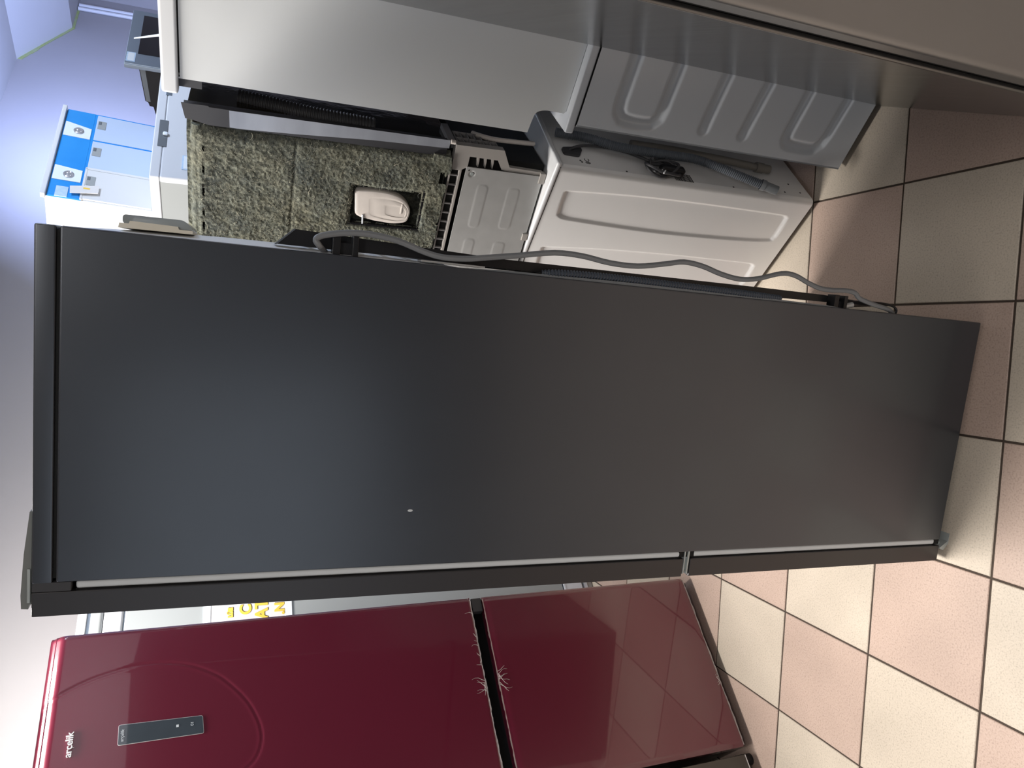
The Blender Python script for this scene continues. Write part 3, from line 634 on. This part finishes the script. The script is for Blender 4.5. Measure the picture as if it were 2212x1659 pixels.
# ------------------------------------------------------------------ dishwasher with white side panel
DA = frame((1.2955, -0.3721, 0.862), -0.67692)
def dishwasher_white():
    t = thing('dishwasher', 'dishwasher with a plain white side panel and worktop, standing on the groove-sided washing machine', 'dishwasher', DA)
    XW, DW = 0.42, 0.50
    poly = [(0, 0.841), (0.0, 0.0819)] + round_poly([(0.0, 0.0819), (0.027, 0.0795), (0.052, 0.0755), (0.0595, 0.055), (0.0590, 0.006), (0.0640, 0.001)], 0.016)[6:-6] + [(0.0590, 0.006), (0.0640, 0.001), (XW, 0.001), (XW, 0.841)]
    bm = BM(); prism(bm, poly, 0, 0.0025); obj('side_panel', bm, M['whitedw'], t)
    bm = BM(); box(bm, 0.030, XW, 0.004, DW, 0.088, 0.838, 0.003); obj('tub', bm, M['blackmatte'], t)
    bm = BM(); box(bm, 0.075, XW, 0.004, DW, 0.0, 0.09, 0.002); obj('base', bm, M['charcoal'], t)
    bm = BM(); box(bm, 0.01, XW, 0.003, DW, 0.838, 0.8445); obj('worktop_gap', bm, M['gap'], t)
    bm = BM(); box(bm, -0.030, XW+0.008, -0.010, DW+0.01, 0.8440, 0.8755, 0.006, 4); wt = obj('worktop', bm, M['whitepl'], t)
    bm = BM(); box(bm, -0.018, 0.0, 0.004, 0.016, 0.800, 0.8445, 0.001); obj('hinge_hook', bm, M['charcoal'], t)
    bm = BM(); box(bm, -0.001, 0.002, 0.002, 0.006, 0.834, 0.8455); obj('panel_clip', bm, M['whitepl'], t)
dishwasher_white()
ct = thing('cable_tie', 'thin white cable tie standing up from the white dishwasher worktop', 'cable tie', DA @ Matrix.Translation((0.015, 0.19, 0.8755)))
bm = BM(); prism(bm, [(-0.003, 0.0), (0.003, 0.0), (-0.0195, 0.066), (-0.0215, 0.066)], -0.001, 0.001); obj('strap', bm, M['sticker'], ct)
bm = BM(); box(bm, -0.005, 0.005, -0.003, 0.003, 0.0, 0.006, 0.001); obj('buckle', bm, M['sticker'], ct)

# ------------------------------------------------------------------ dishwasher stripped to its felt insulation
DB = frame((1.2283, -0.2804, 0.850), -0.6487)
def dishwasher_felt():
    t = thing('dishwasher', 'stripped dishwasher wrapped in grey-green felt insulation on a taupe plastic base', 'dishwasher', DB)
    XW, DW = 0.50, 0.46
    rng = np.random.RandomState(3)
    def vnoise(X, Z, s, seed):
        r = np.random.RandomState(seed); G = r.rand(90, 90); a = (X*s) % 88; b = (Z*s) % 88; i = np.floor(a).astype(int); j = np.floor(b).astype(int); u = a-i; v = b-j
        u = u*u*(3-2*u); v = v*v*(3-2*v)
        return (G[i, j]*(1-u)+G[i+1, j]*u)*(1-v)+(G[i, j+1]*(1-u)+G[i+1, j+1]*u)*v
    edge = [(0.0, 0.8337), (0.004, 0.80), (0.001, 0.70), (0.010, 0.558), (0.0164, 0.40), (0.0200, 0.29)]
    def xr(Z):
        zs = [e[1] for e in edge][::-1]; xs = [e[0] for e in edge][::-1]; return np.interp(Z, zs, xs)
    hole = (-0.1930, -0.098, 0.308, 0.477)
    def yf(X, Z):
        n = 0.005*(vnoise(X, Z, 22, 1)-.5) + 0.0022*(vnoise(X, Z, 75, 2)-.5) + 0.003*(vnoise(X, Z, 190, 4)-.5)
        y = -0.004 + n + 0.020*sstep(-0.022, 0.006, X-xr(Z)) + 0.022*sstep(0.812, 0.84, Z)**1.5
        y += 0.004*np.exp(-((Z-0.618)/0.0035)**2)
        hd = np.maximum(np.abs(X-0.5*(hole[0]+hole[1]))-0.5*(hole[1]-hole[0]), np.abs(Z-0.5*(hole[2]+hole[3]))-0.5*(hole[3]-hole[2]))
        y += 0.010*(1-sstep(0, 0.012, hd))
        return y
    def msk(X, Z):
        rag = 0.004*(vnoise(X, Z, 60, 9)-.5); h = (X > hole[0]+rag) & (X < hole[1]+rag+0.02*(Z-0.40)) & (Z > hole[2]+rag) & (Z < hole[3]+rag)
        low = Z < 0.2565 + 0.005*(vnoise(X, Z, 40, 6)-.5) - 0.02*sstep(-0.03, 0.0, X)*0 - (0.0)
        notch = (X > -0.064) & (X < -0.034) & (Z < 0.276)
        right = X > xr(Z) + 0.004*(vnoise(X, Z, 50, 12)-.5)
        slit = np.zeros(X.shape, bool)
        for sx, l in ((-0.098, 0.012), (-0.135, 0.003), (-0.150, 0.016), (-0.205, 0.013), (-0.240, 0.014), (-0.045, 0.008)):
            slit |= (np.abs(X-sx) < l) & (np.abs(Z-0.812-0.05*(X-sx)) < 0.0032*(1-((X-sx)/l)**2))
        return ~(h | low | right | slit | notch)
    fe = grid_relief('felt', -XW, 0.03, 0.246, 0.846, 200, 230, yf, M['felt'], t, mask=msk, smooth=0)
    fe['label'] = 'matted grey-green felt'
    bm = BM(); box(bm, -XW, 0.004, 0.020, DW, 0.25, 0.838, 0.008, 3); obj('felt_wrap', bm, M['felt'], fe)
    # top roll of the felt
    bm = BM(); rr = [0.012+0.002*math.sin(k*1.7) for k in range(41)]
    tube(bm, [(-XW+0.5*k/40, 0.014, 0.826) for k in range(41)], rr, 14); obj('felt_roll', bm, M['felt'], fe)
    # loose fibres
    V = []; Fc = []
    def fibre(x, y, z, L, w_, curl):
        a = random.uniform(0, 6.28); p = [(x, y, z)]; s = 5
        for k in range(s): a += random.uniform(-curl, curl); p.append((p[-1][0]+math.cos(a)*L/s, y-0.0018*math.sin((k+1)/s*3.14), p[-1][2]+math.sin(a)*L/s))
        b0 = len(V)
        for k, q in enumerate(p):
            d_ = Vector(p[min(k+1, s)])-Vector(p[max(k-1, 0)]); n_ = Vector((-d_.z, 0, d_.x)); n_ = n_.normalized()*w_ if n_.length > 0 else Vector((w_, 0, 0))
            V.append((q[0]+n_.x, q[1], q[2]+n_.z)); V.append((q[0]-n_.x, q[1], q[2]-n_.z)); V.append((q[0], q[1]-w_*1.2, q[2]))
        for k in range(s):
            c = b0+3*k; Fc.extend([(c, c+2, c+5, c+3), (c+2, c+1, c+4, c+5)])
    N_ = 17000; xs = rng.uniform(-0.36, 0.02, N_); zs = rng.uniform(0.255, 0.838, N_)
    ok = ~(~msk(xs, zs)); ys = yf(xs, zs)
    for x, y, z, k in zip(xs, ys, zs, ok):
        if k: fibre(x, y-0.0006, z, random.uniform(0.003, 0.009), random.uniform(0.00014, 0.00030), 0.9)
    for k in range(260):                               # longer pale threads
        x = random.uniform(-0.30, 0.01); z = random.uniform(0.26, 0.83)
        if msk(np.array([x]), np.array([z]))[0]: fibre(x, float(yf(np.array([x]), np.array([z]))[0])-0.002, z, random.uniform(0.012, 0.022), 0.0004, 0.9)
    me = bpy.data.meshes.new('fibres'); me.from_pydata(V, [], Fc); me.update(); o = link('fibres', me, M['fibre'], fe, 0); o['kind'] = 'stuff'
    # torn flap at the lower right corner of the felt
    bm = BM(); prism(bm, [(0.014, 0.300), (-0.006, 0.300), (-0.030, 0.262), (-0.042, 0.262), (-0.030, 0.252), (-0.022, 0.250), (0.010, 0.256)], -0.008, 0.004); obj('felt_flap', bm, M['felt'], fe, 0)
    # recess with the milky boiler cover
    bm = BM(); a, b, c, d = hole; a -= 0.006; b += 0.010; c -= 0.006; d += 0.006
    box(bm, a, b, 0.022, 0.026, c, d); box(bm, a, a+0.004, -0.002, 0.024, c, d); box(bm, a, b, 0.000, 0.024, c, c+0.004); rc = obj('recess', bm, M['black'], t)
    capc = [(-0.1161, 0.4728), (-0.1077, 0.4649), (-0.1040, 0.44), (-0.1038, 0.4034), (-0.1085, 0.375), (-0.1167, 0.3552), (-0.130, 0.340), (-0.1461, 0.3314), (-0.165, 0.332), (-0.1799, 0.3388), (-0.1871, 0.3676), (-0.1860, 0.40), (-0.1832, 0.4268), (-0.1742, 0.4625), (-0.150, 0.469)]
    cc = [(p.x, p.z) for p in smooth_path([Vector((a_, 0, b_)) for a_, b_ in capc+[capc[0]]], 4)][:-1]
    bm = BM(); gx = sum(p[0] for p in cc)/len(cc); gz = sum(p[1] for p in cc)/len(cc); prev = None
    for sc, y in ((1.0, 0.022), (1.0, 0.003), (0.98, 0.0005), (0.93, -0.0008), (0.73, -0.0014), (0.71, -0.0006), (0.60, -0.0006), (0.58, -0.0013), (0.40, -0.0016), (0.38, -0.0006), (0.26, -0.0006)):
        g2 = (gx-0.012*(1-sc), gz-0.05*(1-sc)); ring = [bm.verts.new((g2[0]+(x-gx)*sc, y, g2[1]+(z-gz)*sc)) for x, z in cc]
        if prev:
            for k in range(len(cc)): bm.faces.new([prev[k], prev[(k+1) % len(cc)], ring[(k+1) % len(cc)], ring[k]])
        prev = ring
    bm.faces.new(prev); cp = obj('boiler_cover', bm, M['milky'], t, 50)
    bm = BM(); box(bm, -0.158, -0.130, -0.0022, 0.002, 0.352, 0.356, 0.0008, 2); obj('cover_boss', bm, M['milky'], cp)
    bm = BM(); tube(bm, [(-0.170, -0.002, 0.448), (-0.193, -0.004, 0.446)], 0.002, 8); obj('cover_pin', bm, M['sticker'], cp)
    # vertical corner bar with silver tape
    bm = BM(); prism(bm, [(0.0085, 0.27), (0.046, 0.27), (0.0455, 0.80), (0.0480, 0.802), (0.0470, 0.8545), (0.0142, 0.8470), (0.0142, 0.838), (0.006, 0.80)], -0.001, 0.003)
    box(bm, 0.0425, 0.046, 0.0, 0.02, 0.27, 0.85, 0.001); cbn = obj('corner_bar', bm, M['charcoal'], t)
    bm = BM(); prism(bm, [(0.0500, 0.2665), (0.0300, 0.2660), (0.0240, 0.45), (0.0130, 0.62), (0.0075, 0.735), (0.0078, 0.7585), (0.0450, 0.7600)], -0.0022, -0.0008); obj('silver_tape', bm, M['tape'], cbn)
    # tub side seen in the slot beside the bar
    bm = BM(); box(bm, -XW, 0.030, 0.02, DW, 0.255, 0.835, 0.004); obj('tub', bm, M['blackgloss'], t)
    bm = BM(); prism_x(bm, [(0.010, 0.30), (0.28, 0.30), (0.28, 0.835), (0.010, 0.845), (0.010, 0.80), (0.04, 0.78), (0.06, 0.70), (0.05, 0.60), (0.03, 0.5), (0.02, 0.4)], 0.029, 0.035); obj('tub_liner', bm, M['blackgloss'], t)
    bm = BM(); corrugated(bm, smooth_path([(0.034, 0.10, 0.74), (0.036, 0.085, 0.68), (0.036, 0.06, 0.58), (0.036, 0.05, 0.47), (0.036, 0.047, 0.44)], 8), 0.020, 0.0075, 0.0010, 16); obj('sump_hose', bm, M['charcoal'], t)
    # base
    bm = BM(); prism(bm, [(-0.022, 0.2505), (0.0416, 0.2490), (0.0437, 0.1261), (0.0025, 0.1025), (0.0005, 0.010), (-0.0085, 0.010), (-0.0085, 0.1120), (-0.0061, 0.1217), (0.0165, 0.1360), (0.0165, 0.2105), (-0.0110, 0.2105), (-0.0215, 0.2265)], -0.002, 0.02)
    bs = obj('base', bm, M['taupe'], t)
    bm = BM(); box(bm, -XW, 0.016, 0.012, DW, 0.008, 0.2300); box(bm, -XW, -0.022, 0.008, 0.05, 0.226, 0.256); obj('base_core', bm, M['gap'], bs)
    for q in ((-0.020, -0.002, 0.012, 0.2225, 0.2290), (-0.026, 0.001, 0.012, 0.2480, 0.2520), (-0.0095, 0.000, 0.006, 0.006, 0.0095)):
        bm = BM(); box(bm, -XW, *q, 0.0008); obj('base_rail', bm, M['taupe'], bs)
    for k in range(17):
        bm = BM(); x = -0.038-0.026*k; box(bm, x-0.0012, x+0.0012, 0.001, 0.02, 0.228, 0.250); obj('base_rib', bm, M['taupedark'], bs)
    for z in (0.187, 0.168, 0.149):
        bm = BM(); prism(bm, [(-0.008, z-0.002), (0.0168, z+0.004), (0.0168, z-0.002), (0.008, z-0.0035), (-0.008, z-0.0038)], 0.0, 0.014); obj('window_rib', bm, M['taupe'], bs)
    bm = BM()                                             # honeycomb side of the base
    for k in range(7):
        z = 0.136+0.0175*k; box(bm, 0.016, 0.0405, 0.018, 0.085, z-0.0011, z+0.0011)
    for y in (0.022, 0.050, 0.084): box(bm, 0.016, 0.0405, y-0.0012, y+0.0012, 0.134, 0.243)
    box(bm, 0.014, 0.018, 0.018, 0.10, 0.134, 0.245); obj('side_grid', bm, M['taupedark'], bs)['kind'] = 'stuff'
    bm = BM()
    for k in range(6):
        z = 0.022+0.0155*k; box(bm, -0.008, 0.0015, 0.02, 0.05, z-0.001, z+0.001)
    for y in (0.021, 0.05): box(bm, -0.008, 0.0015, y-0.001, y+0.001, 0.014, 0.102)
    obj('side_grid', bm, M['taupedark'], bs)['kind'] = 'stuff'
    bm = BM(); prism(bm, [(0.022, 0.2640), (0.042, 0.2640), (0.043, 0.2480), (0.022, 0.2480)], 0.022, 0.12); obj('side_bracket', bm, M['taupedark'], bs)
    bm = BM(); box(bm, 0.0, 0.010, 0.06, 0.14, 0.022, 0.07, 0.002); obj('pump_housing', bm, M['taupedark'], bs)
    bm = BM(); tube(bm, smooth_path([(0.036, 0.10, 0.185), (0.041, 0.075, 0.165), (0.043, 0.062, 0.135), (0.043, 0.066, 0.075), (0.040, 0.079, 0.022)], 6), 0.0062, 12); obj('drain_tube', bm, M['milky'], t)
    bm = BM(); tube(bm, [(0.047, -0.002, 0.2535), (0.0475, -0.002, 0.2645)], 0.0055, 12); obj('hook', bm, M['milky'], t)
    for x0_, x1_ in ((-0.0285, -0.0005), (-0.196, -0.176)):
        bm = BM(); box(bm, x0_, x1_, -0.008, 0.01, 0.0015, 0.017, 0.001); obj('clip', bm, M['taupe'], bs)
    bm = BM(); box(bm, -XW, -0.008, 0.006, DW, 0.0, 0.009); obj('skid', bm, M['blackmatte'], bs)
    # pressed galvanised plate
    def emb(X, Z):
        y = np.full(X.shape, -0.0045)
        for cx_, cz_, hx, hz in ((-0.112, 0.160, 0.058, 0.012), (-0.110, 0.075, 0.056, 0.014), (-0.268, 0.160, 0.058, 0.012), (-0.268, 0.075, 0.056, 0.014), (-0.425, 0.160, 0.058, 0.012), (-0.425, 0.075, 0.056, 0.014)):
            q = np.maximum(np.hypot(np.maximum(np.abs(X-cx_)-hx+0.008, 0), np.maximum(np.abs(Z-cz_-0.04*(X-cx_)*0)-hz+0.008, 0))-0.008, 0)
            y -= 0.0007*(1-sstep(0.0, 0.004, q))
        q = np.hypot((X+0.0265), (Z-0.196)*1.0); y += 0.003*(1-sstep(0.0055, 0.0085, q))
        return y
    pl = grid_relief('access_plate', -XW, -0.0095, 0.0065, 0.2130, 200, 90, emb, M['galv'], t)
    bm = BM(); box(bm, -XW, -0.0095, -0.0030, -0.001, 0.0065, 0.2130); obj('plate_edge', bm, M['galv'], pl)
    bm = BM(); cyl(bm, (-0.0265, -0.001, 0.196), (0, -1, 0), 0.0042, 0.0038, 14); obj('screw', bm, M['steel'], pl)
    bm = BM(); cyl(bm, (-0.0175, -0.0040, 0.2055), (0, -1, 0), 0.0020, 0.0010, 12); obj('hole', bm, M['ink'], pl)
dishwasher_felt()

# ------------------------------------------------------------------ stainless refrigerator at the right
SF = frame((1.4554, -0.5367, 0), rad(-18.5))
def steel_fridge():
    t = thing('refrigerator', 'large stainless steel refrigerator close by, its mirror-like side catching the washing machine', 'refrigerator', SF)
    L, G, TH, W, H = 0.672, 0.056, 0.058, 0.84, 1.78
    bm = BM(); box(bm, 0, 0.010, -L, -0.006, 0.008, H, 0.003, 2); obj('side_panel', bm, M['stain'], t)
    bm = BM(); box(bm, 0.012, W, -L, -0.19, 0.012, H, 0.003); obj('cabinet', bm, M['staindoor'], t)
    bm = BM(); box(bm, 0.010, W-0.01, -L-G, -L+0.002, 0.02, H-0.01); obj('gasket', bm, M['gap'], t)
    for a, b, nm in ((0.0, W*0.5-0.004, 'left_door'), (W*0.5+0.004, W, 'right_door')):
        bm = BM(); box(bm, a, b, -L-G-TH, -L-G, 0.03, H+0.005, 0.010, 4); obj(nm, bm, M['staindoor'], t)
    for x in (0.06, W-0.06):
        for y in (-0.24, -L+0.06):
            bm = BM(); cyl(bm, (x, y, 0), (0, 0, 1), 0.02, 0.02, 14); obj('foot', bm, M['black'], t)
steel_fridge()

# ------------------------------------------------------------------ background appliances by the far corner
CF = frame((1.2708, 0.6121, 0), rad(40.1))
def corner_fridge():
    t = thing('refrigerator', 'white upright refrigerator with a dark display strip, under the blue-filmed range hood', 'refrigerator', CF)
    W, DP, H = 0.60, 0.55, 1.85
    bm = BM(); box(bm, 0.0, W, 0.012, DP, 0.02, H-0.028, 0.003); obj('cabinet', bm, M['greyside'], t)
    bm = BM(); box(bm, -0.004, W, -0.004, DP, H-0.030, H, 0.004, 3); obj('top_panel', bm, M['whiteblue'], t)
    bm = BM(); box(bm, -0.004, W, -0.004, 0.02, H-0.120, H-0.030, 0.006, 3); hd = obj('control_panel', bm, M['whiteblue'], t)
    bm = BM(); box(bm, 0.150, 0.293, -0.0062, -0.003, 1.808, 1.836, 0.002); dsp = obj('display', bm, M['rim'], hd)
    bm = BM(); box(bm, 0.205, 0.222, -0.014, -0.006, 1.806, 1.822, 0.004); obj('knob', bm, M['sticker'], dsp)
    bm = BM(); box(bm, 0.44, 0.49, -0.0062, -0.003, 1.806, 1.826, 0.002); obj('display', bm, M['ovensteel'], hd)
    bm = BM(); box(bm, -0.004, W, -0.004, 0.03, 0.04, H-0.124, 0.006, 3); dr = obj('door', bm, M['whitepl'], t)
    bm = BM(); box(bm, 0.044, 0.116, -0.0055, -0.0035, 1.66, 1.757); en = obj('energy_label', bm, M['stickerblue'], dr)
    bm = BM(); box(bm, 0.048, 0.112, -0.0062, -0.0050, 1.66, 1.752); obj('label_face', bm, M['sticker'], en)
    for x in (0.05, W-0.05):
        for y in (0.06, DP-0.06):
            bm = BM(); cyl(bm, (x, y, 0), (0, 0, 1), 0.02, 0.022, 12); obj('foot', bm, M['black'], t)
corner_fridge()
HF = frame((1.19767, 0.87183, 1.854), 0.76445, 0.00386, 0.088642)
def range_hood():
    t = thing('range_hood', 'range hood stood on edge on the white refrigerator, blue film and pale filters facing out', 'range hood', HF)
    W, H, DP = 0.525, 0.335, 0.15
    bm = BM(); box(bm, 0, W, 0.006, DP, 0, H, 0.003); obj('body', bm, M['whitepl'], t)
    bm = BM(); box(bm, -0.012, W+0.004, -0.012, 0.008, H-0.004, H+0.010, 0.002); obj('top_lip', bm, M['whitepl'], t)
    bm = BM(); box(bm, 0.0, W, 0.001, 0.007, 0.237, H-0.006, 0.001); bf = obj('light_panel', bm, M['blue'], t)
    for a, b, c, d in ((0.353, 0.352, 0.443, 0.418), (0.089, 0.089, 0.170, 0.157)):
        bm = BM(); prism(bm, [(a, H-0.010), (b, 0.240), (d, 0.240), (c, H-0.010)], -0.001, 0.004); lp = obj('lamp_plate', bm, M['sticker'], bf)
        xm = 0.5*(a+c)-0.006
        bm = BM(); prev = None
        for rr, y in ((1.0, 0.0), (1.0, -0.004), (0.8, -0.006), (0.5, -0.004), (0.2, -0.006)):
            ring = [bm.verts.new((xm+0.019*rr*math.cos(q), y, 0.279+0.0165*rr*math.sin(q))) for q in [2*math.pi*k/24 for k in range(24)]]
            if prev:
                for k in range(24): bm.faces.new([prev[k], prev[(k+1) % 24], ring[(k+1) % 24], ring[k]])
            prev = ring
        bm.faces.new(prev); obj('lamp', bm, M['lens'], lp)
    bm = BM(); box(bm, 0.0, W, 0.002, 0.007, 0.229, 0.238); box(bm, 0.348, 0.356, 0.0015, 0.007, 0.02, 0.232); box(bm, W-0.006, W, 0.0015, 0.007, 0.02, 0.232); obj('film_seam', bm, M['blue'], bf)
    for a, b, mt in ((0.356, W-0.006, 'paleblue'), (0.182, 0.348, 'paleblue'), (0.006, 0.174, 'whitepl')):
        bm = BM(); box(bm, a, b, 0.000, 0.007, 0.012, 0.229, 0.002); fl = obj('filter', bm, M[mt], t)
        la = a+0.45*(b-a)
        bm = BM(); box(bm, la, la+0.052, -0.002, 0.002, 0.196, 0.224, 0.003); lt = obj('latch', bm, M['greyside'], fl)
        bm = BM(); box(bm, la+0.028, la+0.046, -0.0032, 0.0, 0.212, 0.222, 0.001); obj('latch_slot', bm, M['rim'], lt)
    bm = BM(); box(bm, 0.170, 0.182, -0.002, 0.004, 0.010, 0.231, 0.001); box(bm, 0.0, 0.18, -0.002, 0.004, 0.226, 0.233, 0.001); obj('filter_rim', bm, M['whitepl'], t)
    bm = BM(); box(bm, 0.000, 0.054, -0.0012, 0.002, 0.270, 0.306); obj('rating_sticker', bm, M['stickerblue'], t)
    bm = BM(); prism(bm, [(0.015, 0.262), (0.052, 0.266), (0.076, 0.180), (0.033, 0.180)], -0.010, -0.008); tg = obj('price_tag', bm, M['poster'], t)
    bm = BM(); box(bm, 0.046, 0.054, -0.0105, -0.0095, 0.206, 0.226); obj('tag_print', bm, M['yellow'], tg, 0)
range_hood()
OF = frame((2.0543, 2.0393, 1.665), rad(42.94))
def oven():
    t = thing('oven', 'built-in oven with brushed frame, dark glass and black body, behind the white dishwasher worktop', 'oven', OF)
    W, H = 0.535, 0.435
    bm = BM(); box(bm, 0, W, 0, 0.022, 0, H, 0.002); box(bm, -0.004, 0.012, 0.004, 0.024, 0, H, 0.002); fr = obj('front_frame', bm, M['ovensteel'], t)
    bm = BM(); box(bm, 0.100, W-0.045, -0.002, 0.004, 0.03, H-0.053, 0.001); gl = obj('window_glass', bm, M['ovenglass'], fr)
    bm = BM(); box(bm, 0.020, 0.105, -0.0015, 0.002, H-0.046, H-0.005, 0.001); st = obj('sticker', bm, M['stickerblue'], fr)
    bm = BM(); box(bm, 0.026, 0.098, -0.0022, 0.000, H-0.041, H-0.012, 0.001); obj('sticker_face', bm, M['sticker'], st)
    bm = BM(); prism_x(bm, [(0.022, H-0.062), (0.20, H-0.080), (0.205, H-0.092), (0.225, H-0.098), (0.228, H-0.116), (0.30, H-0.130), (0.30, 0.0), (0.022, 0.0)], 0.012, W-0.012); obj('body', bm, M['black'], t)
    bm = BM(); prism_x(bm, [(0.026, H-0.066), (0.20, H-0.084), (0.20, H-0.104), (0.026, H-0.090)], 0.0105, 0.0125); obj('side_flange', bm, M['rim'], t)
oven()
def hidden_fridge():
    t = thing('refrigerator', 'white refrigerator under the built-in oven, hidden behind the dishwashers', 'refrigerator', frame((2.0543, 2.0393, 0), rad(42.94)) @ Matrix.Translation((-0.02, -0.02, 0)))
    bm = BM(); box(bm, 0, 0.58, 0.03, 0.52, 0.02, 1.665, 0.004); obj('cabinet', bm, M['whitepl'], t)
    bm = BM(); box(bm, 0, 0.58, -0.02, 0.027, 0.04, 1.66, 0.005); obj('door', bm, M['whitepl'], t)
    for x in (0.05, 0.53):
        for y in (0.06, 0.47):
            bm = BM(); cyl(bm, (x, y, 0), (0, 0, 1), 0.02, 0.022, 12); obj('foot', bm, M['black'], t)
hidden_fridge()
